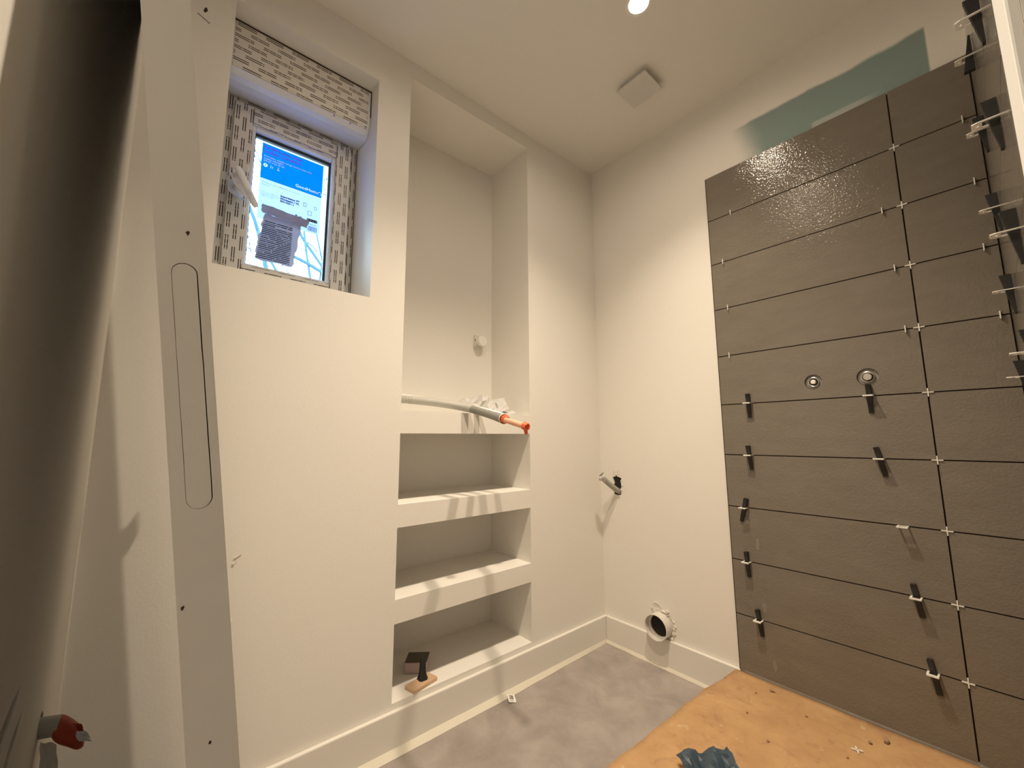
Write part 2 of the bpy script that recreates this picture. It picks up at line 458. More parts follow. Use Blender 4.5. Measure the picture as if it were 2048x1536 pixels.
tiles(wall_back, 'x'); tiles(wall_right, 'y')
for (x, z, w_, h_) in ((0.738, 0.600, .006, .022), (0.745, 0.372, .008, .018), (0.764, 0.180, .007, .024)):
    b = MB(); rnd = random.Random(int(x*1000))
    b.plate([(x + w_*rnd.uniform(.7, 1.2)*math.cos(a), z + h_*rnd.uniform(.8, 1.1)*math.sin(a)) for a in [2*PI*k/14 for k in range(14)]], [], fb, -0.0103, -0.0101); b.build('dried_smear', m_smear, wall_back)
# left edge of the tiling, its thickness and shadow painted as one dark strip
b = MB(); b.box((TX1 - 0.0035, -0.0095, ZT - 10*PT), (TX1 - 0.0002, -0.0003, ZT)); b.build('tile_edge_shade', m_groove, wall_back)

# --- baseboards and the bead at their foot
b = MB(); b.box((0.0, YF, 0.0), (0.015, 0.0, BB)); struct(b.build('baseboard_left', m_base, bevel=0.004))
b = MB(); b.box((0.015, -0.015, 0.0), (TX1 + 0.0, 0.0, BB)); struct(b.build('baseboard_back', m_base, bevel=0.004))
def bead(name, pts):
    b = MB(); rings = []
    for (x0, y0, x1, y1, h) in pts: rings.append([(x0, y0, h), (x1, y1, 0.0015), (x1, y1, 0.0), (x0, y0, 0.0)])
    b.loft(rings); return struct(b.build(name, m_caulk))
bead('trim_2', [(0.015, y, 0.023 + 0.017*min(1, -y/0.7) + random.uniform(-.0012, .0012), y, 0.014) for y in [-i*0.06 for i in range(32)]])
bead('trim_3', [(x, -0.015, x, -0.026 + random.uniform(-.0018, .0015), 0.012) for x in [0.015 + i*0.03 for i in range(22)]])

# ================================================================= WINDOW
win = bpy.data.objects.new('window_1', None); C.objects.link(win); win.location = (-0.22, -1.487, 1.497); struct(win)
def frame_rect(b, x0, x1, y0, y1, z0, z1, wl, wr, wt, wb):
    b.box((x0, y0, z0), (x1, y0 + wl, z1), long=2); b.box((x0, y1 - wr, z0), (x1, y1, z1), long=2, off=(0.03, 0.004))
    b.box((x0, y0 + wl, z1 - wt), (x1, y1 - wr, z1), long=1); b.box((x0, y0 + wl, z0), (x1, y1 - wr, z0 + wb), long=1)
b = MB(); frame_rect(b, -0.27, -0.213, WY0, WY1, WZ0, 2.19, 0.040, 0.036, 0.040, 0.045)
b.build('window_frame', m_film, win, bevel=0.002)
b = MB(); frame_rect(b, -0.262, -0.196, -1.682, -1.288, 1.53, 2.165, 0.056, 0.058, 0.062, 0.056)
sash = b.build('sash', m_film, win, bevel=0.004)
b = MB(); frame_rect(b, -0.245, -0.206, -1.628, -1.344, 1.584, 2.105, 0.013, 0.013, 0.014, 0.012)
b.build('glazing_bead', m_pvc, sash, bevel=0.003)
b = MB(); frame_rect(b, -0.238, -0.226, -1.616, -1.356, 1.595, 2.092, 0.005, 0.009, 0.013, 0.004)
b.build('gasket', m_gasket, sash)
b = MB(); b.box((-0.236, -1.613, 1.597), (-0.232, -1.359, 2.089)); b.build('glass_pane', m_glass, sash)
# seam between outer frame and masonry
b = MB(); b.box((-0.216, WY1 - 0.0028, WZ0 + .01), (-0.2125, WY1 - 0.0003, 2.19)); b.build('frame_seal', m_groove, win)
# window sill strip inside the reveal
# lever handle under torn film
rot = Matrix.Rotation(math.radians(-33), 3, 'X')
b = MB(); b.box((-0.197, -1.672, 1.855), (-0.184, -1.643, 1.905)); b.tube([(-0.19, -1.657, 1.88), (-0.150, -1.657, 1.88)], 0.009)
hd = b.build('handle', m_white, sash, smooth=True, bevel=0.002)
b = MB()
pth = [Vector((-0.150, -1.662, 1.892)), Vector((-0.147, -1.650, 1.868)), Vector((-0.149, -1.628, 1.825)), Vector((-0.152, -1.607, 1.786)), Vector((-0.155, -1.602, 1.777))]
b.tube(pth, [0.010, 0.011, 0.0105, 0.010, 0.006], 12); b.build('lever', m_white, hd, smooth=True)
def crumple(name, m, corner, ux, uy, nx, ny, amp, parent=None, seed=1, fold=None, thick=0.0006, hold=None):
    rnd = random.Random(seed); bm = bmesh.new(); uvl = bm.loops.layers.uv.new('uv')
    corner, ux, uy = Vector(corner), Vector(ux), Vector(uy); nn = ux.cross(uy).normalized(); V = []
    for j in range(ny + 1):
        row = []
        for i in range(nx + 1):
            a, c = i/nx, j/ny
            h = amp*(rnd.uniform(-1, 1)*0.8 + 0.8*math.sin(a*9 + c*4 + seed) )
            p = corner + ux*(a + rnd.uniform(-.25, .25)/nx) + uy*(c + rnd.uniform(-.25, .25)/ny) + nn*h
            if fold: p = fold(p, a, c)
            row.append(bm.verts.new(p))
        V.append(row)
    for j in range(ny):
        for i in range(nx):
            f = bm.faces.new((V[j][i], V[j][i+1], V[j+1][i+1], V[j+1][i]))
            for l, q in zip(f.loops, ((i, j), (i+1, j), (i+1, j+1), (i, j+1))): l[uvl].uv = (q[0]/nx*ux.length, q[1]/ny*uy.length)
    org = sum((v.co for r in V for v in r), Vector())/((nx+1)*(ny+1)); org.z = min(v.co.z for r in V for v in r)
    bmesh.ops.translate(bm, verts=bm.verts, vec=-org)
    me = bpy.data.meshes.new(name); bm.to_mesh(me); bm.free(); me.materials.append(m)
    ob = bpy.data.objects.new(name, me); C.objects.link(ob); ob.location = org
    if parent: ob.parent = parent; ob.location = org - world_loc(parent)
    sm = ob.modifiers.new('thickness', 'SOLIDIFY'); sm.thickness = thick
    return ob
crumple('film_flap', m_flap, (-0.165, -1.688, 1.882), (0.01, 0.040, -0.01), (0.028, 0.035, -0.085), 5, 9, 0.004, sash, 5)
crumple('film_flap', m_flap, (-0.182, -1.690, 1.872), (0.0, 0.045, -0.02), (0.012, 0.01, -0.06), 5, 6, 0.006, sash, 9)

# roller shutter box: curved profile, film on its front
prof = [(-0.0725, 2.350), (-0.0725, 2.2395), (-0.0745, 2.213), (-0.0815, 2.191), (-0.094, 2.174), (-0.115, 2.168), (-0.150, 2.172), (-0.213, 2.187), (-0.26, 2.187), (-0.26, 2.350)]
b = MB(); b.loft([[(x, y, z) for x, z in prof] for y in (WY0 + 0.001, WY1 - 0.001)])
sbox = b.build('shutter_box', m_pvc, win)
b = MB(); fy0, fy1 = WY0 + 0.006, WY1 - 0.012
pr = [(-0.0719, 2.349), (-0.0719, 2.239), (-0.0739, 2.2125), (-0.0800, 2.192)]
s_ = 0
for (xa, za), (xb, zb) in zip(pr[:-1], pr[1:]):
    d = math.hypot(xa-xb, za-zb)
    b.quad([(xa, fy0, za), (xa, fy1, za), (xb, fy1, zb), (xb, fy0, zb)], [(fy0, -s_), (fy1, -s_), (fy1, -s_-d), (fy0, -s_-d)]); s_ += d
b.build('shutter_box_film', m_film, sbox)
b = MB()
b.box((-0.0722, WY0 + .001, 2.3465), (-0.070, WY1 - .001, 2.351)); b.box((-0.0722, WY1 - 0.0035, 2.24), (-0.0705, WY1 - 0.001, 2.35))
b.build('shutter_box_seal', m_groove, sbox)
for yy, zz in ((-1.393, 2.1855), (-1.335, 2.1855)):
    b = MB(); b.lathe((-0.0835, yy, zz), (1, 0, 0.6), [(0.0022, 0), (0.0022, 0.002)], 10, True); b.build('screw', m_groove, sbox)

# printed sheet stuck on the pane
def text(body, size, loc, m, parent, shear=0, name='printed_text', bold=0.0, ax='A', extrude=0.0):
    cu = bpy.data.curves.new(name, 'FONT'); cu.body = body; cu.size = size; cu.extrude = extrude; cu.offset = bold
    cu.materials.append(m); cu.resolution_u = 2
    tmp = bpy.data.objects.new('tmp', cu); me = bpy.data.meshes.new_from_object(tmp); bpy.data.objects.remove(tmp)
    o = bpy.data.objects.new(name, me); C.objects.link(o)
    o.rotation_euler = (PI/2, 0, PI/2)      # reads along +Y seen from +X
    o.parent = parent; o.location = Vector(loc) - world_loc(parent)
    return o
XS = -0.2290
sh = thing('window_label_sheet', 'blue and white printed product sheet stuck to the small window pane', 'sheet', (XS, -1.487, 1.778))
b = MB(); b.plate([(-1.590, 1.779), (-1.383, 1.779), (-1.383, 1.9328), (-1.590, 1.9328)], [], fa, XS - 0.0012, XS); b.build('white_panel', m_pale, sh)
b = MB(); b.box((XS - 0.0005, -1.592, 2.068), (XS + 0.0003, -1.379, 2.0735)); b.box((XS - 0.0005, -1.383, 1.94), (XS + 0.0003, -1.379, 2.068)); b.build('white_border', m_whiteink, sh)
xt = XS + 0.0006
cutters = []
def cutter(ob): cutters.append(ob); return ob
text('Fenêtre avec volet\nroulant monobloc', 0.0165, (xt, -1.583, 2.0500), m_redink, sh, bold=0.0005)
tx = text('PVC blanc, double vitrage, fenêtre avec volet\nroulant monobloc\n(H) 60 x (L) 40 cm', 0.0088, (XS - .0006, -1.583, 2.0170), m_whiteink, sh, bold=0.0001, extrude=0.0012); cutter(tx)
b = MB(); b.plate(circle(-1.576, 1.985, 0.0068, 20), [circle(-1.576, 1.985, 0.0026, 12)], fa, XS - .0018, XS + .0006)
cutter(b.build('sun_icon', m_whiteink, sh))
b = MB()
for y0, y1, z0, z1 in ((-1.560, -1.558, 1.980, 1.992), (-1.5545, -1.5525, 1.980, 1.989), (-1.536, -1.534, 1.986, 1.994), (-1.539, -1.531, 1.981, 1.984)): b.box((XS - .0018, y0, z0), (XS + .0006, y1, z1))
cutter(b.build('pictogram', m_whiteink, sh))
tx = text('GoodHome', 0.0165, (XS - .0006, -1.476, 1.9440), m_whiteink, sh, bold=0.0003, extrude=0.0012); cutter(tx)
b = MB()
hy, hz = -1.391, 1.9435
hs = [(-.0075, .0), (-.0075, .0058), (-.0095, .0055), (0, .0125), (.0095, .0055), (.0075, .0058), (.0075, -.0012), (.001, -.0012), (.001, .0005), (.0055, .0005), (.0055, .0062), (0, .0102), (-.0055, .0062), (-.0055, .0)]
b.plate([(hy + p, hz + q) for p, q in hs], [], fa, XS - .0018, XS + .0006)
cutter(b.build('house_logo', m_whiteink, sh))
text('Window with roller\nshutter', 0.0085, (xt, -1.583, 1.9160), m_greyink, sh)
text('Ventana con persiana', 0.0080, (xt, -1.527, 1.9160), m_greyink, sh)
text('PVC-wit, dubbele\nbeglazing, raam met\nrolluik, kozijn', 0.0072, (xt, -1.583, 1.8800), m_greyink, sh)
text('Importateur PT\nMontagem / XL\nEN14351-1', 0.0100, (xt, -1.522, 1.8840), m_navyink, sh, bold=0.0006)
b = MB()
for cy, cz, wd, hh in ((-1.440, 1.884, .010, .016), (-1.403, 1.882, .009, .014), (-1.422, 1.856, .015, .017)):
    frame_rect(b, xt - .0004, xt, cy - wd/2, cy + wd/2, cz - hh/2, cz + hh/2, .0015, .0015, .0015, .0015)
b.build('dimension_icon', m_greyink, sh)
b = MB(); b.box((xt - .0004, -1.430, 1.8235), (xt, -1.394, 1.8345)); b.box((xt - .0004, -1.470, 1.831), (xt, -1.463, 1.8345))
b.plate(circle(-1.452, 1.829, .004, 14), [circle(-1.452, 1.829, .0025, 10)], fa, xt - .0004, xt); b.build('icon_strip', m_navyink, sh)
for q in range(4):
    b = MB(); b.plate(circle(-1.4255 + q*.009, 1.829, .0030, 12), [circle(-1.4255 + q*.009, 1.829, .0016, 8)], fa, xt, xt + .0003); b.build('icon', m_whiteink, sh)
b = MB(); yy = -1.425
rb = random.Random(4)
while yy < -1.393:
    wd = rb.choice([.0006, .001, .0016]); b.box((xt - .0004, yy, 1.786), (xt, yy + wd, 1.806)); yy += wd + rb.choice([.0007, .0011])
b.build('barcode', m_navyink, sh)
text('3 663602', 0.0075, (xt, -1.424, 1.811), m_navyink, sh)

b = MB(); b.box((XS - 0.0012, -1.590, 1.9332), (XS, -1.383, 2.068)); panel = b.build('blue_panel', m_blue, sh)
bpy.context.view_layer.update()
for cut in cutters:
    md = panel.modifiers.new('cut', 'BOOLEAN'); md.operation = 'DIFFERENCE'; md.object = cut; md.solver = 'EXACT'; md.use_self = True
bpy.context.view_layer.update()
dg = bpy.context.evaluated_depsgraph_get(); me = bpy.data.meshes.new_from_object(panel.evaluated_get(dg), depsgraph=dg)
panel.modifiers.clear()
if len(me.polygons) > 50: panel.data = me

# plastic bag of printed instructions taped under the sheet
XB = -0.221
bag = thing('instruction_bag', 'small clear plastic bag with dense dark print taped under the blue window sheet', 'bag', (XB, -1.53, 1.62))
crumple('pouch', m_bag, (XB, -1.588, 1.628), (0, 0.120, -0.006), (0, 0.018, 0.172), 8, 12, 0.0012, bag, 3)
crumple('tape_strip', m_bag, (XB + .003, -1.578, 1.800), (0, 0.150, -0.012), (0.004, 0.002, 0.030), 10, 4, 0.0022, bag, 8)
b = MB(); rb = random.Random(11)
for i in range(21):
    z = 1.768 - i*0.0069; y = -1.571 - max(0, (i - 4))*0.0008 + (0.004 if i < 2 else 0); ye = -1.478 + (0.0 if i < 16 else -0.002)
    if i in (2,): ye -= 0.055
    while y < ye:
        wd = rb.uniform(.015, .06); e = min(y + wd, ye)
        hh = .0033 if rb.random() > .25 else .0024
        b.box((XB + .0040, y, z), (XB + .0043, e, z + hh)); y = e + rb.uniform(.0012, .0035)
b.build('printed_lines', m_ink, bag)

# outdoor garden: ground and bare trees
b = MB(); b.box((-14, -9, -0.6), (-0.36, 7, -0.5)); struct(b.build('ground', m_ground))
def tree(base, label):
    t = thing('bare_tree', label, 'tree', base); rnd = random.Random(5)
    b = MB(); b.tube([base, (-3.0, -1.05, 0.8), (-2.95, -1.0, 1.9), (-3.0, -0.92, 2.5)], [.09, .07, .055, .035], 10); b.build('trunk', m_branch, t)
    bb = MB()
    def twig(p, d, L, r, lev):
        d = Vector(d).normalized(); p = Vector(p); pts = [p]; n = 5
        for i in range(n):
            d = (d + Vector((rnd.uniform(-1, 1), rnd.uniform(-1, 1), rnd.uniform(-.6, .7)))*0.16).normalized(); pts.append(pts[-1] + d*(L/n))
        bb.tube(pts, [r*(1 - .6*i/n) for i in range(n + 1)], 5)
        if lev:
            for _ in range(4): twig(pts[rnd.randint(1, n)], d + Vector((rnd.uniform(-1, 1), rnd.uniform(-1, 1), rnd.uniform(-.6, .9)))*.9, L*.55, r*.55, lev - 1)
    limbs = [([(-2.95, -1.0, 1.9), (-3.05, -0.70, 2.35), (-3.0, -0.60, 2.70), (-3.0, -0.772, 2.914), (-3.0, -0.879, 3.043), (-2.95, -0.96, 3.17), (-2.9, -1.10, 3.5)], .018),
        ([(-3.0, -0.92, 2.5), (-3.0, -0.775, 2.627), (-3.0, -0.834, 2.922), (-2.98, -0.869, 3.116), (-2.9, -0.93, 3.7)], .014),
        ([(-3.05, -0.70, 2.35), (-3.02, -0.665, 2.85), (-3.0, -0.702, 2.962), (-3.0, -0.745, 3.13), (-3.0, -0.80, 3.6)], .011),
        ([(-3.02, -0.55, 2.70), (-3.0, -0.665, 2.726), (-2.98, -0.826, 2.779), (-3.0, -0.953, 2.822), (-3.0, -1.04, 2.85), (-3.0, -1.14, 2.72), (-3.0, -1.05, 2.58)], .020),
        ([(-3.0, -1.05, 2.2), (-3.0, -1.20, 2.75), (-3.0, -1.261, 2.983), (-2.95, -1.299, 3.056), (-2.9, -1.36, 3.16)], .022),
        ([(-3.0, -0.84, 3.012), (-3.0, -0.78, 2.985), (-3.0, -0.735, 2.941), (-3.0, -0.66, 2.87)], .007),
        ([(-3.0, -0.90, 2.925), (-3.0, -0.83, 2.912), (-3.0, -0.735, 2.936)], .005)]
    for pts, r in limbs:
        bb.tube(pts, [r*(1 - .35*i/len(pts)) for i in range(len(pts))], 8)
        for k in range(3): 
            p = Vector(pts[rnd.randint(1, len(pts) - 1)]); twig(p, (rnd.uniform(-1, 1), rnd.uniform(-1, .3), rnd.uniform(-.5, .6)), .35, r*.25, 1)
    for p in ((-3.0, -1.30, 2.75), (-3.0, -1.28, 2.68), (-3.0, -1.20, 2.62), (-3.0, -0.97, 2.62), (-3.0, -1.33, 2.9)):
        twig(p, (rnd.uniform(-1, 1), rnd.uniform(-.6, .6), rnd.uniform(-.4, .5)), .28, .005, 1); twig(p, (rnd.uniform(-1, 1), rnd.uniform(-.8, .2), .3), .25, .004, 1)
    for _ in range(14): twig((-3.0 + rnd.uniform(-.3, .2), rnd.uniform(-1.6, -.5), rnd.uniform(3.3, 3.9)), (rnd.uniform(-1, 1), rnd.uniform(-1, 1), 1), .6, .008, 2)
    bb.build('branches', m_branch, t)
tree((-3.05, -1.1, -0.5), 'bare branching tree outside, seen through the lower part of the small window')

# ================================================================= CEILING FITTINGS
for i, (x, y) in enumerate(LAMPS + [(2.15, -1.75)]):  # third lamp is added in the unseen hallway to lift the dark side wall
    t = thing('recessed_downlight', ['small round glowing downlight set in the ceiling above the floor vent', 'round recessed downlight in the ceiling nearer the doorway, above the viewer', 'added fill lamp set unseen in the hallway ceiling beyond the doorway'][i], 'light', (x, y, H))
    b = MB(); b.lathe((x, y, H), (0, 0, 1), [(0.046, -0.0005), (0.045, -0.003), (0.034, -0.003), (0.031, 0.012), (0.031, 0.05)], 32)
    b.build('trim_ring', m_white, t, smooth=True)
    b = MB(); b.lathe((x, y, H + 0.003), (0, 0, 1), [(0.0001, 0.0), (0.0295, 0.0), (0.0295, 0.03)], 28); b.build('bulb', m_bulb if i < 2 else m_bulb_fill, t)
    ld = bpy.data.lights.new('lamp_beam', 'SPOT'); ld.energy = LAMP_W*2.6*(0.10 if i == 2 else 1.0); ld.color = LAMP_COL; ld.spot_size = math.radians(CONE); ld.spot_blend = 1.0; ld.shadow_soft_size = 0.025
    lo = bpy.data.objects.new('lamp_beam', ld); C.objects.link(lo); lo.parent = t; lo.location = (0, 0, -0.004)
t = thing('ceiling_vent', 'square flat pale extractor cover hung just below the ceiling', 'vent', (0.528, -0.331, H))
b = MB(); b.box((0.458, -0.396, H - 0.028), (0.598, -0.262, H - 0.020)); b.build('cover', m_vent, t, bevel=0.002)
b = MB(); b.box((0.472, -0.381, H - 0.020), (0.584, -0.277, H)); b.build('housing', m_vent, t)

# ================================================================= LEANING DOOR SLAB
PX = 0.85; XF = 0.12
def py(z, side):   # side 0: face towards the dark wall, 1: face towards the room
    return (-1.826 + (1.455 - z)*0.1281) if side == 0 else (-1.788 + (1.486 - z)*0.1275)
Zt = 2.03
t = thing('door_slab', 'unhung grey-white door slab leaning on the left wall, its near edge with a filled lock slot', 'door', ((PX + XF)/2, -1.62, 0))
c0 = Vector((-1.768, 1.1755)); c1 = Vector((-1.738, 0.9465)); dd = (c1 - c0).normalized(); nn = Vector((-dd.y, dd.x)); rs = 0.0108
def capsule(r, wob=0.0):
    P = []; rw = random.Random(6)
    for i in range(13):
        a = PI*i/12; P.append(tuple(c0 + nn*(r*math.cos(a)) - dd*(r*math.sin(a)) + nn*rw.uniform(-wob, wob)))
    for i in range(1, 12): P.append(tuple(c0 + (c1 - c0)*i/12 - nn*r + nn*rw.uniform(-wob, wob)))
    for i in range(13):
        a = PI*i/12; P.append(tuple(c1 - nn*(r*math.cos(a)) + dd*(r*math.sin(a)) + nn*rw.uniform(-wob, wob)))
    for i in range(1, 12): P.append(tuple(c1 + (c0 - c1)*i/12 + nn*r + nn*rw.uniform(-wob, wob)))
    return P
b = MB()
b.plate([(py(0, 0), 0.0), (py(0, 1), 0.0), (py(Zt, 1), Zt), (py(Zt, 0), Zt)], [capsule(rs, .0001)], fa, PX, PX - 0.03)
sq = [(py(0, 0), 0.0), (py(0, 1), 0.0), (py(Zt, 1), Zt), (py(Zt, 0), Zt)]
b.loft([[(x, y, z) for y, z in sq] for x in (PX - .03, XF)])
b.build('slab', m_plank, t)
b = MB(); b.plate([(y - .0003, z - .0004) for y, z in capsule(rs - 0.0007, .00022)], [], fa, PX - 0.0002, PX - 0.02); b.build('slot_filler', m_plank, t)
b = MB(); b.plate(capsule(rs + .002), [], fa, PX - 0.0292, PX - 0.0298); b.build('slot_backing', m_groove, t)
for (y, z, r) in ((-1.769, 1.219, .0016), (-1.743, 0.844, .0015), (-1.712, 0.713, .0013)):
    b = MB(); b.plate([(y + r*random.uniform(.5, 1.3)*math.cos(a), z + r*1.4*random.uniform(.5, 1.4)*math.sin(a)) for a in [i*PI/4 for i in range(8)]], [], fa, PX, PX + .0003)
    b.build('nail_mark', m_groove, t)
yh = py(1.065, 1)
b = MB(); b.plate([(yh - .004, 1.015), (yh + .020, 1.030), (yh + .030, 1.060), (yh + .026, 1.105), (yh + .012, 1.075), (yh - .004, 1.070)], [], fa, XF + .004, XF + .007)
b.build('shadow_tab', m_steel, t)  # unseen tab, added and shaped to cast a leaf-like shadow on the window wall
# mark on the wall over the board
b = MB(); b.plate([(-1.786, 2.262), (-1.781, 2.268), (-1.778, 2.258), (-1.784, 2.248), (-1.788, 2.250)], [], fa, 0.0001, 0.0006); b.build('wall_scuff', m_groove, wall_left)
b = MB()
b.plate([(-1.800, 2.236), (-1.770, 2.222), (-1.771, 2.220), (-1.801, 2.234)], [], fa, 0.0001, 0.0004); b.build('wall_scuff', m_groove, wall_left)
# small plaster drips on the wall right of the board
b = MB(); b.tube([(0.001, -1.600, 0.683), (0.0015, -1.586, 0.692)], [.0025, .0015], 6); b.tube([(0.001, -1.603, 0.668), (0.0015, -1.596, 0.675)], [.0032, .001], 6); b.tube([(0.001, -1.600, 0.530), (0.001, -1.598, 0.520)], [.002, .003], 6)
b.build('plaster_drip', m_caulk, wall_left)

# ================================================================= PIPES
# stub out of the front wall, capped with torn red tape
t = thing('wall_pipe_stub', 'grey pipe stub with torn red tape end, low on the dark wall at far left', 'pipe', (0.215, YF, 0.5))
b = MB(); b.tube([(0.215, YF - 0.05, 0.503), (0.213, YF + 0.022, 0.488)], 0.0165, 18); b.build('pipe', m_pipegrey, t, smooth=True)
b = MB(); rnd = random.Random(2)
rings = []
for i, (y, z, r) in enumerate([(YF + .012, .490, .0172), (YF + .026, .480, .0215), (YF + .040, .468, .022), (YF + .052, .455, .020), (YF + .061, .446, .010)]):
    rings.append([Vector((.212 + r*math.cos(a)*rnd.uniform(.75, 1.2), y + rnd.uniform(-.003, .003), z + r*1.15*math.sin(a)*rnd.uniform(.8, 1.2))) for a in [k*2*PI/9 for k in range(9)]])
b.loft(rings); tw = b.build('tape_wrap', m_red, t, smooth=True); sb = tw.modifiers.new('smooth', 'SUBSURF'); sb.levels = sb.render_levels = 2
crumple('torn_tape', m_red, (0.222, YF + .030, 0.492), (-0.004, 0.022, -0.010), (0.0, 0.014, -0.036), 5, 6, 0.0035, t, 51)
crumple('torn_tape', m_flap, (0.226, YF + .044, 0.476), (-0.004, 0.018, -0.010), (0.0, 0.008, -0.020), 4, 4, 0.0025, t, 52)
crumple('torn_flap', m_paper, (0.225, YF + .004, 0.475), (0.0, 0.022, -0.012), (0.01, 0.006, -0.075), 4, 6, 0.002, t, 21)

# two conduits coming out of the tall niche
def bez(P, n=40):
    P = [Vector(p) for p in P]; out = []
    for i in range(len(P) - 1):
        p0 = P[max(i-1, 0)]; p1 = P[i]; p2 = P[i+1]; p3 = P[min(i+2, len(P)-1)]
        for k in range(n//(len(P)-1)):
            s = k/(n//(len(P)-1)); out.append(0.5*((2*p1) + (p2-p0)*s + (2*p0-5*p1+4*p2-p3)*s*s + (3*p1-p0-3*p2+p3)*s**3))
    out.append(P[-1]); return out
A = [(-0.150, -1.134, 1.160), (-0.12, -1.0764, 1.158), (-0.06, -0.9616, 1.1464), (0.0, -0.862, 1.128), (0.12, -0.8466, 1.100), (0.30, -0.899, 1.0688)]
t = thing('insulated_water_pipe', 'long grey sleeved pipe with pink end jutting out from the tall niche sill', 'pipe', A[3])
pts = bez(A, 200); ka = int(len(pts)*0.67)
b = MB(); b.tube(pts[:ka + 1], [0.0160 + (0.0011*math.sin(i*1.9) if i < 55 else 0) for i in range(ka + 1)], 18); b.build('lit_sleeve', m_litsleeve, t, smooth=True)
b = MB(); b.tube(pts[ka - 4:], [0.0153 + 0.0016*max(0, (i - (len(pts) - ka - 20))/24) for i in range(len(pts) - ka + 4)], 20, caps=False); b.build('shaded_sleeve', m_shadegrey, t, smooth=True)  # same pipe, nearer part painted darker as its shaded underside
b = MB(); e0, e1 = pts[-3], pts[-1]; b.tube([e0, e1 + (e1 - e0)*.3], 0.0172, 20, caps=False); b.build('sleeve_rim', m_white, t, smooth=True)
b = MB(); pin = bez([(0.27, -0.892, 1.073), (0.33, -0.9045, 1.061), (0.42, -0.9071, 1.0406)], 20); b.tube(pin, 0.0095, 14); b.build('pink_inner_pipe', m_pink, t, smooth=True)
def tape(name, c, d, r, parent, m=None, seed=0):
    rnd = random.Random(seed); b = MB(); d = Vector(d).normalized(); a = d.cross(Vector((0, 0, 1))).normalized(); q = d.cross(a); rings = []
    for h, k in ((-.012, 1.0), (-.004, 1.15), (.004, 1.1), (.009, .8), (.006, .45)):
        rings.append([Vector(c) + d*(h + rnd.uniform(-.002, .002)) + (a*math.cos(w_) + q*math.sin(w_))*(r*k*rnd.uniform(.85, 1.15)) for w_ in [j*2*PI/10 for j in range(10)]])
    b.loft(rings); return b.build(name, m or m_orange, parent)
tape('orange_tape', (0.305, -0.900, 1.068), (1, -.25, -.2), .0135, t, seed=3)
tape('orange_tape', (0.42, -0.907, 1.0405), (1, -.1, -.25), .0125, t, seed=4)
crumple('tape_tail', m_orange, (0.415, -0.912, 1.037), (0.004, 0.010, 0), (0.002, 0.002, -0.020), 2, 3, 0.001, t, 6)
B = [(-0.175, -1.134, 1.178), (-0.15, -1.06, 1.170), (-0.085, -0.93, 1.150), (0.0, -0.808, 1.1235), (0.10, -0.785, 1.100), (0.175, -0.795, 1.082)]
t = thing('corrugated_conduit', 'pale ribbed conduit lying behind the grey sleeved pipe in the tall niche', 'conduit', B[3])
pts = bez(B, 180); b = MB(); b.tube(pts, [0.0125 + (0.0012 if i % 3 == 0 else -0.0006) for i in range(len(pts))], 14); b.build('ribbed_tube', m_white, t, smooth=False)

# crumpled paper labels behind the pipe
t = tag(crumple('crumpled_label', m_paper, (-0.11, -0.800, 1.120), (0.03, 0.075, 0.02), (-0.035, 0.0, 0.055), 3, 3, 0.010, None, 14), 'crumpled blank paper label in the tall niche behind the grey pipe', 'paper')
t = tag(crumple('crumpled_label', m_paper, (-0.10, -0.735, 1.115), (0.02, 0.085, 0.02), (-0.03, -0.01, 0.065), 4, 3, 0.010, None, 31), 'bright crumpled paper in the middle of the label heap on the niche sill', 'paper')
t = thing('crumpled_label', 'printed white paper label, rightmost of the crumpled papers on the niche sill', 'paper', (-0.08, -0.60, 1.1056))
crumple('paper_sheet', m_paper, (-0.075, -0.665, 1.112), (0.02, 0.085, 0.022), (-0.03, -0.005, 0.058), 5, 5, 0.002, t, 17)
crumple('folded_corner', m_paper, (-0.055, -0.640, 1.108), (0.0, 0.105, 0.010), (-0.03, 0.0, 0.014), 5, 3, 0.003, t, 19)
b = MB()
for q in range(2):
    for k in range(5):
        y = -0.640 + q*0.030; z = 1.160 - k*0.0065
        b.box((-0.068 - (z - 1.112)*.45 + .004, y + k*.0012, z), (-0.0675 - (z - 1.112)*.45 + .004, y + .018 + k*.0012 - (k % 2)*.006, z + .0018))
b.build('printed_lines', m_ink, t)

# capped pipe point in the tall niche
t = thing('capped_outlet', 'small round white cap over a rough plug on the tall niche back wall', 'cap', (ND, -0.59, 1.49))
b = MB(); b.plate([(-0.622, 1.462), (-0.572, 1.458), (-0.566, 1.512), (-0.620, 1.522)], [], fa, ND, ND + 0.012); b.build('mounting_plate', m_plaster, t, bevel=0.002)
b = MB(); b.lathe((ND + 0.011, -0.592, 1.489), (1, 0, 0), [(0.019, 0), (0.019, 0.022), (0.026, 0.023), (0.027, 0.030), (0.024, 0.035), (0.0002, 0.036)], 28); b.build('round_cap', m_white, t, smooth=True)
b = MB(); b.box((ND + .0121, -0.6185, 1.488), (ND + .0128, -0.6155, 1.503)); b.build('slot_mark', m_groove, t)

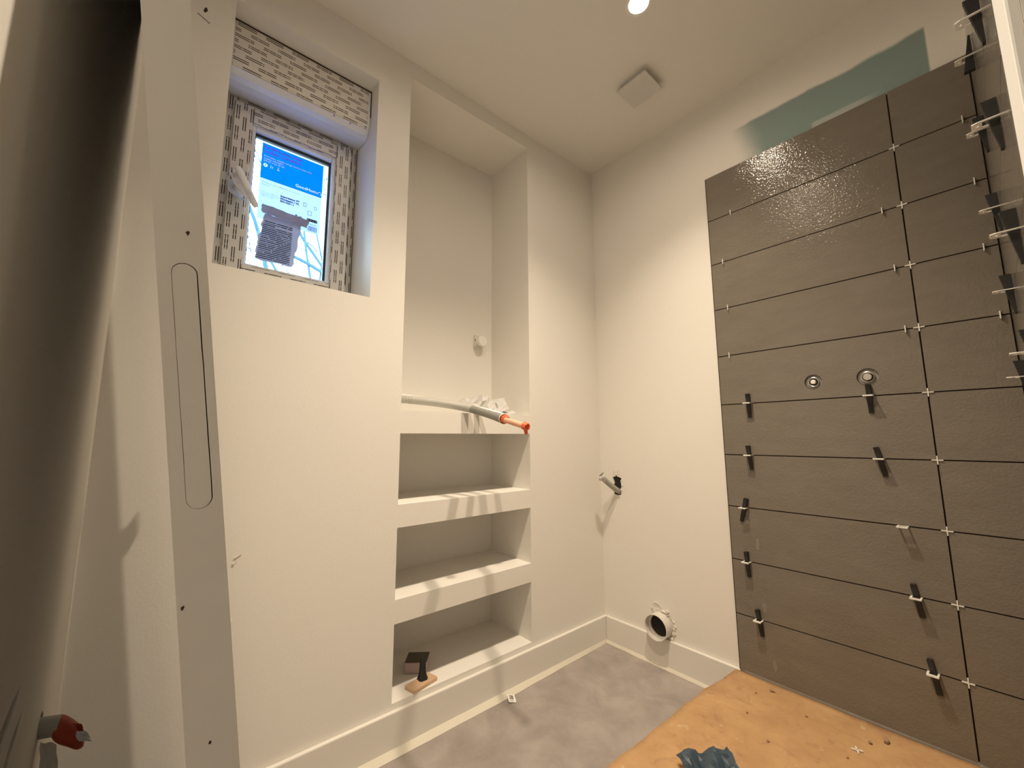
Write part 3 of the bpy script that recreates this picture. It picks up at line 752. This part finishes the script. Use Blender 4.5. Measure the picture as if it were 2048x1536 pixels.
# water pipe from the back wall
t = thing('water_pipe_stub', 'thin grey pipe with torn pinkish wrap poking out of a jagged hole in the corner', 'pipe', (0.107, 0.0, 0.74))
wp = [(0.108, 0.07, 0.715), (0.105, 0.0, 0.738), (0.098, -0.055, 0.772), (0.093, -0.098, 0.803)]
b = MB(); b.tube(bez(wp, 18), 0.0135, 16); b.build('pipe', m_pipegrey, t, smooth=True)
tape('torn_wrap', (0.091, -0.110, 0.813), (-.05, -1, .75), .0145, t, m_paper, seed=9)
crumple('wrap_flap', m_pinkpaper, (0.098, -0.112, 0.818), (-0.020, -0.006, 0.006), (0.004, 0.010, -0.030), 4, 4, 0.003, t, 33, lambda p, a, c: p + Vector((0.012*c*(a - .5)*-1.2, 0, 0)))
crumple('wrap_flap', m_paper, (0.075, -0.118, 0.812), (0.02, -0.004, 0.014), (0.010, 0.014, 0.012), 3, 3, 0.003, t, 35)
# torn plaster lips of the hole
b = MB()
for (x, z, r) in ((0.086, 0.822, 0.013), (0.110, 0.826, 0.013)):
    b.plate(circle(x, z, r, 14, 0.60), [circle(x, z, r - .0018, 14, 0.5)], fb, -0.0001, -0.0015)
for (x, z) in ((0.127, 0.79), (0.130, 0.765), (0.128, 0.742), (0.112, 0.712), (0.105, 0.709)):
    b.lathe((x, 0.002, z), (0, -1, 0), [(0.0045, 0.0), (0.0035, 0.006), (0.0004, 0.007)], 6)
b.build('torn_plaster', m_plaster, wall_back)

# drain pipe
t = thing('drain_pipe', 'short white open waste pipe out of the back wall just over the baseboard', 'pipe', (0.311, 0.0, 0.172))
b = MB(); b.lathe((0.311, 0.0, 0.172), (0, -1, 0), [(0.0485, -0.08), (0.0535, -0.004), (0.0545, 0.05), (0.0525, 0.0515), (0.0505, 0.050), (0.0495, 0.022), (0.0445, 0.020), (0.0435, -0.08)], 48)
b.build('socket', m_pipewhite, t, smooth=True)
b = MB(); b.lathe((0.311, 0.0, 0.172), (0, -1, 0), [(0.0440, 0.012), (0.0002, 0.012)], 32); b.build('bore_shade_disc', m_dark, t)  # black disc painting the shade down the open pipe
b = MB(); rnd = random.Random(8); N = 44; rr_ = []
ro = [0.0645 + rnd.uniform(-.004, .006) + (0.004 if -1.2 < (2*PI*k/N + PI) % (2*PI) - PI < 0.9 else 0) for k in range(N)]
for (f0, hh, jit) in ((1.0, 0.0, 0), (0.96, .0035, .0025), (0.91, .0045, .003), (0.86, .002, .002)):
    rr_.append([Vector((0.311 + max(.0525, r_k*f0)*math.cos(2*PI*k/N), -max(0, hh + (rnd.uniform(-jit, jit) if hh else 0)) , 0.172 + max(.0525, r_k*f0)*math.sin(2*PI*k/N))) for k, r_k in enumerate(ro)])
b.loft(rr_, caps=False)
for (x, z, r) in ((0.368, 0.150, .008), (0.360, 0.128, .011), (0.372, 0.170, .006), (0.345, 0.235, .009), (0.270, 0.232, .008)):
    b.loft([[Vector((x + r*q*rnd.uniform(.7, 1.2)*math.cos(a), -h, z + r*q*rnd.uniform(.7, 1.3)*math.sin(a))) for a in [2*PI*m/9 for m in range(9)]] for q, h in ((1, 0), (.8, r*.7), (.3, r*.9))])
b.build('filler_ring', m_plaster, t)
b = MB(); b.lathe((0.292, -0.0005, 0.238), (0, -1, 0), [(0.026, 0), (0.024, .003), (0.018, .0035), (0.012, .001), (0.0002, .0005)], 16); b.build('filler_scoop', m_plaster, t, smooth=True)

# inlets in the tiled wall
for i, (x, z, r) in enumerate(((0.9655, 1.1995, 0.0265), (1.1145, 1.2005, 0.0285))):
    t = thing('shower_inlet', ['left of two round metal pipe inlets in the grey tiles, white plug in its centre', 'right of two round metal inlets in the tiles, grey plug, just above a black wedge'][i], 'inlet', (x, -0.01, z))
    b = MB(); b.lathe((x, -0.0022, z), (0, -1, 0), [(r - .0005, 0.0), (r - .0015, 0.0010), (r*.66, 0.0012), (r*.64, 0.0)], 32); b.build('gap_shade_ring', m_shadegrey, t, smooth=True)  # dark ring painted as the shadow in the gap around the collar
    b = MB(); b.lathe((x, -0.0022, z), (0, -1, 0), [(r*.66, 0.0008), (r*.66, 0.006), (r*.60, 0.007), (r*.50, 0.006), (r*.48, .001)], 32); b.build('collar', m_steel, t, smooth=True)
    b = MB(); b.lathe((x, -0.0022, z), (0, -1, 0), [(r*.49, .001), (.0002, .001)], 24); b.build('inlet_shade_disc', m_dark, t)  # dark disc painted as shade around the plug
    q = .30 if i == 0 else .42
    b = MB(); b.lathe((x, -0.0022, z), (0, -1, 0), [(r*q, .001), (r*q, .012), (r*(q - .05), .0135), (.0002, .0135)], 24); b.build('plug', m_white if i == 0 else m_steel, t, smooth=True)

# ================================================================= TILE SPACERS, CLIPS AND WEDGES
ROW = [ZT - k*PT for k in range(11)]
YT = -0.010
def spacer_proto():
    b = MB(); L = 0.0125; w_ = 0.0014
    b.box((-L, -0.0030, -w_), (L, 0.003, w_)); b.box((-w_, -0.0032, -L), (w_, 0.003, L)); return b
cr = None
ordn = ['first', 'second', 'third', 'fourth', 'fifth', 'sixth', 'seventh', 'eighth', 'ninth']
for k in range(1, 10):
    lab = 'white cross spacer in the upright tile joint, %s of nine from the top' % ordn[k-1]
    loc = (TX2 - 0.0014, YT, ROW[k])
    if cr is None:
        b = spacer_proto(); cr = b.build('tile_spacer', m_white); ob = cr
    else:
        ob = cr.copy(); C.objects.link(ob)
    ob.location = loc; tag(ob, lab, 'spacer', 'cross spacers in the upright joint of the back tiling')
UP = [(0.7382, 1, 'white upright peg in the topmost tile joint, left end of the back tiling'),
      (0.6930, 2, 'white upright peg in the second tile joint from the top, left end'),
      (0.6989, 3, 'white upright peg in the third tile joint from the top, left end'),
      (0.6906, 4, 'white upright peg in the fourth tile joint from the top, left end'),
      (1.2016, 2, 'white upright peg left of the second cross spacer from the top'),
      (1.2135, 3, 'white upright peg left of the third cross spacer from the top'),
      (1.2191, 4, 'white upright peg left of the fourth cross spacer from the top'),
      (1.4016, 1, 'white upright peg in the topmost joint, near the right tile corner'),
      (1.4050, 2, 'white upright peg in the second joint down, near the right tile corner'),
      (1.4021, 3, 'white upright peg in the third joint down, near the right tile corner'),
      (1.4114, 4, 'white upright peg in the fourth joint down, near the right tile corner')]
pg = None
for x, k, lab in UP:
    if pg is None:
        b = MB(); b.box((-0.0014, -0.010, -0.011), (0.0014, -0.0005, 0.011)); b.box((-0.0013, -0.004, -0.0013), (0.0013, 0.008, 0.0013)); pg = b.build('tile_peg', m_white, bevel=0.0006); ob = pg
    else: ob = pg.copy(); C.objects.link(ob)
    ob.location = (x, YT, ROW[k]); tag(ob, lab, 'spacer', 'upright pegs in the level tile joints')
# clip: plate in the joint, loop reaching out by 3 cm (local +y is into the wall)
def clip_proto():
    b = MB(); fz = lambda x, y, z: (x, y, z)
    out = [(-0.013, 0.006), (-0.013, -0.026), (-0.010, -0.031), (0.010, -0.031), (0.013, -0.026), (0.013, 0.006)]
    b.plate(out, [rect(-0.0085, 0.0085, -0.0205, -0.0005)], fz, -0.0009, 0.0009)
    b.box((-0.013, -0.0312, -0.0022), (0.013, -0.0265, 0.0022)); return b
def wedge_proto():
    # thick end up; ridged outer face, flat face against the tiles at y = 0
    b = MB(); w_ = 0.0062; L0, L1 = 0.036, -0.058; prof = [(0.0, L0), (0.0, L1), (-0.004, L1)]
    n = 16
    for i in range(n):
        z = L1 + (L0 - L1)*(i + 1)/n; y = -0.004 - 0.0150*(i + 1)/n
        prof += [(y, z - 0.0006), (y + 0.0010, z)] if i < n - 1 else [(y, z)]
    b.loft([[(x, y, z) for y, z in prof] for x in (-w_, w_)])
    return b
def hook_clip_proto():
    b = MB(); fz = lambda x, y, z: (x, y, z)
    b.plate([(-0.013, 0.006), (-0.013, -0.026), (-0.010, -0.033), (0.010, -0.033), (0.013, -0.026), (0.013, 0.006)], [rect(-0.0085, 0.0085, -0.0205, -0.0005), circle(0, -0.0265, 0.0022, 10)], fz, -0.0009, 0.0009); return b
CL = [(0.7483, 5, -0.0, 'left'), (0.7365, 6, -3, 'left'), (0.7034, 7, 16, 'left'), (0.6992, 8, -1, 'left'), (0.7255, 9, -5, 'left'),
      (1.1133, 5, 0, 'right'), (1.1204, 6, -9, 'right'), (1.1559, 7, None, 'right'), (1.1659, 8, -7, 'right'), (1.1815, 9, -7, 'right')]
pos = {5: 'topmost', 6: 'second from the top', 7: 'third from the top', 8: 'fourth from the top', 9: 'lowest'}
cp = wp_ = None
for x, k, ang, side in CL:
    where = 'left column of back tiles' if side == 'left' else 'column beside the cross spacers'
    if cp is None: cp = clip_proto().build('tile_leveling_clip', m_white); ob = cp
    else: ob = cp.copy(); C.objects.link(ob)
    ob.location = (x, YT, ROW[k])
    lab = 'white clip around a wedge, %s in the %s' % (pos[k], where)
    if ang is None: lab = 'white clip standing empty without a wedge in the back tiling'
    tag(ob, lab, 'clip', 'levelling clips on the back tiling')
    if ang is None: continue
    if wp_ is None: wp_ = wedge_proto().build('leveling_wedge', m_black); ow = wp_
    else: ow = wp_.copy(); C.objects.link(ow)
    ow.location = (x + 0.0005, YT - 0.0008, ROW[k] + 0.001); ow.rotation_euler = (0, math.radians(ang), 0)
    tag(ow, 'black wedge, %s in the %s' % (pos[k], where), 'wedge', 'black wedges on the back tiling')
# on the right wall
hc = None
E = [(-0.30, k, (180 if k == 1 else 0), 'far') for k in range(1, 6)] + [(-0.725, k, 0, 'near') for k in range(1, 6)]
for y, k, ang, side in E:
    where = 'column near the tile corner' if side == 'far' else 'column nearest the viewer'
    p5 = ['topmost', 'second from the top', 'third from the top', 'fourth from the top', 'lowest'][k-1]
    if hc is None: hc = hook_clip_proto().build('tile_leveling_clip', m_white); ob = hc
    else: ob = hc.copy(); C.objects.link(ob)
    ob.location = (XR, y, ROW[k]); ob.rotation_euler = (0, 0, -PI/2)
    tag(ob, 'right wall clip, %s in the %s' % (p5, where), 'clip', 'levelling clips on the right wall')
    ow = wp_.copy(); C.objects.link(ow)
    ow.location = (XR - 0.0008, y, ROW[k] + (-0.001 if ang else 0.001)); ow.rotation_euler = (PI if ang else 0, 0, -PI/2)
    if ang: ow.rotation_euler = Matrix.Rotation(-PI/2, 3, 'Z').to_4x4().to_euler(); ow.rotation_euler = (Matrix.Rotation(-PI/2, 3, 'Z') @ Matrix.Rotation(PI, 3, 'Y')).to_euler()
    tag(ow, 'right wall wedge, %s in the %s' % (p5, where), 'wedge', 'black wedges on the right wall')

# ================================================================= SHOWER TRAY AND COVER
b = MB(); b.plate([(0.625, -1.02), (XR, -1.02), (XR, -0.001), (0.650, -0.001)], [], lambda x, y, z: (x, y, z), 0.0, 0.112)
tray = tag(b.build('shower_tray', m_white, bevel=0.004, loc=(1.0, -0.5, 0)), 'low raised shower tray hidden under a brown hardboard sheet', 'shower tray')
bm = bmesh.new(); nx, ny = 40, 48; V = []
rnd = random.Random(5)
def edge_x(y): 
    t_ = -y
    return 0.632 - 0.027*min(1, t_/0.24) - 0.009*max(0, (t_ - 0.24)/0.55) + 0.0016*math.sin(y*37) + 0.001*math.sin(y*91)
for j in range(ny + 1):
    y = -0.0125 - (1.01)*j/ny; row = []
    for i in range(nx + 1):
        x = edge_x(y) + (XR - 0.004 - edge_x(y))*i/nx
        z = 0.1165 + 0.0012*math.sin(x*11 + y*6) + 0.0008*math.sin(x*23 - y*17)
        if j < 2: z += 0.002*(2 - j)*(0.5 + 0.5*math.sin(x*14 + 1)) * (1 if x > 1.0 else .3)
        row.append(bm.verts.new((x, y, z)))
    V.append(row)
for j in range(ny):
    for i in range(nx): bm.faces.new((V[j][i], V[j+1][i], V[j+1][i+1], V[j][i+1]))
me = bpy.data.meshes.new('floor_protection_board'); bm.to_mesh(me); bm.free(); me.materials.append(m_board)
for p in me.polygons: p.use_smooth = True
bo = bpy.data.objects.new('floor_protection_board', me); C.objects.link(bo)
sm = bo.modifiers.new('thickness', 'SOLIDIFY'); sm.thickness = 0.003; sm.offset = -1
tag(bo, 'brown dusty hardboard sheet covering the shower base under the tiles', 'board')

ZB = 0.1185
# loose spacer cross on the board
b = MB(); L = 0.0135; b.box((-L, -.0014, 0), (L, .0014, .004)); b.box((-.0014, -L, 0), (.0014, L, .004))
o = b.build('loose_tile_spacer', m_white); o.location = (1.022, -0.192, ZB); o.rotation_euler = (0, 0, math.radians(25))
tag(o, 'white cross spacer lying loose on the brown board', 'spacer')
# crumbs
cb = None
for i, (px, py_, s, lab) in enumerate([(0.768, -0.068, .009, 'brown crumb on the board close to the left end of the tiles'),
        (1.070, -0.085, .010, 'largest pale adhesive lump on the board beside the tile foot'), (1.040, -0.125, .006, 'small lump of adhesive on the board left of the largest lump'),
        (0.735, -0.120, .004, 'tiny pale chip on the upper left part of the brown board'), (0.755, -0.255, .005, 'white chip in the middle of the brown board'),
        (0.885, -0.130, .004, 'small pale chip at the start of a scrape on the board'), (1.010, -0.245, .004, 'tiny white chip just below the loose cross spacer'),
        (0.845, -0.345, .005, 'dark crumb on the board above the blue cloth')]):
    if cb is None:
        bm = bmesh.new(); bmesh.ops.create_icosphere(bm, subdivisions=2, radius=1.0)
        rn = random.Random(1)
        for v in bm.verts: v.co *= rn.uniform(.7, 1.15); v.co.z *= .6
        mz = min(v.co.z for v in bm.verts)
        for v in bm.verts: v.co.z -= mz
        me = bpy.data.meshes.new('adhesive_crumb'); bm.to_mesh(me); bm.free(); me.materials.append(m_crumb); cb = bpy.data.objects.new('adhesive_crumb', me); ob = cb
    else: ob = cb.copy()
    C.objects.link(ob); ob.scale = (s, s*.8, s*.8); ob.location = (px, py_, ZB - .0005); ob.rotation_euler = (0, 0, i*1.3)
    tag(ob, lab, 'crumb', 'crumbs on the brown board')
# blue cloth
def bluefold(p, a, c):
    return p + Vector((0, 0, 0.016*abs(math.sin(a*7 + c*3)) + 0.012*math.sin(c*5 + 1)**2))
o = crumple('blue_cloth', m_blueplastic, (0.715, -0.625, 0.128), (0.085, 0.115, 0.004), (0.13, -0.125, 0.0), 14, 14, 0.003, None, 41, bluefold, 0.0015)
tag(o, 'crumpled dark blue cloth with pale smears on the brown board', 'cloth')

# ================================================================= THINGS IN THE LOWEST NICHE AND ON THE FLOOR
b = MB(); rz = Matrix.Rotation(math.radians(13), 3, 'Z')
b.box((-0.060, -1.060, 0.1410), (-0.008, -0.955, 0.1540), rot=rz, org=(-0.03, -1.0, 0.147))
o = b.build('wooden_block', m_wood, bevel=0.002); tag(o, 'small flat pale wooden block at the front edge of the lowest niche', 'block')
b = MB(); b.loft([[Vector((-0.040 + sx*r*1.3, -1.000 + sy*r*1.3, z - .004)) for sx, sy in ((-1, -.6), (-.6, -1), (.6, -1), (1, -.6), (1, .6), (.6, 1), (-.6, 1), (-1, .6))] for r, z in ((.0125, .1582), (.0125, .163), (.0105, .168), (.0085, .180), (.0066, .222), (.0055, .2245))])
o = b.build('furniture_foot', m_black, smooth=True); tag(o, 'black tapered plastic foot standing upright on the small wooden block', 'foot')
t = thing('sanding_sponge', 'grey topped sanding sponge in the dark left end of the lowest niche', 'sponge', (-0.135, -0.985, 0.1412))
rz = Matrix.Rotation(math.radians(-38), 3, 'Z')
b = MB(); b.box((-0.180, -1.008, 0.1412), (-0.108, -0.928, 0.180), rot=rz, org=(-0.145, -0.985, 0.15)); b.build('foam_body', m_sponge, t, bevel=0.003)
b = MB(); b.box((-0.1805, -1.0085, 0.180), (-0.1075, -0.9275, 0.1825), rot=rz, org=(-0.145, -0.985, 0.15)); b.build('grit_layer', m_grit, t, bevel=0.001)
b = MB(); fz = lambda x, y, z: (x, y, z)
b.plate([(-.010, -.018), (.010, -.018), (.012, -.014), (.012, .016), (-.012, .016), (-.012, -.014)], [rect(-.0065, .0065, -.006, .0135), rect(-.0045, .0045, -.0135, -.0105)], fz, 0, .0016)
o = b.build('leveling_clip', m_white); o.scale = (1.25, 1.25, 1.25); o.location = (0.053, -0.664, 0.0035); o.rotation_euler = (math.radians(3), math.radians(8), math.radians(62)); tag(o, 'white plastic clip lying on the grey floor against the baseboard bead', 'clip')
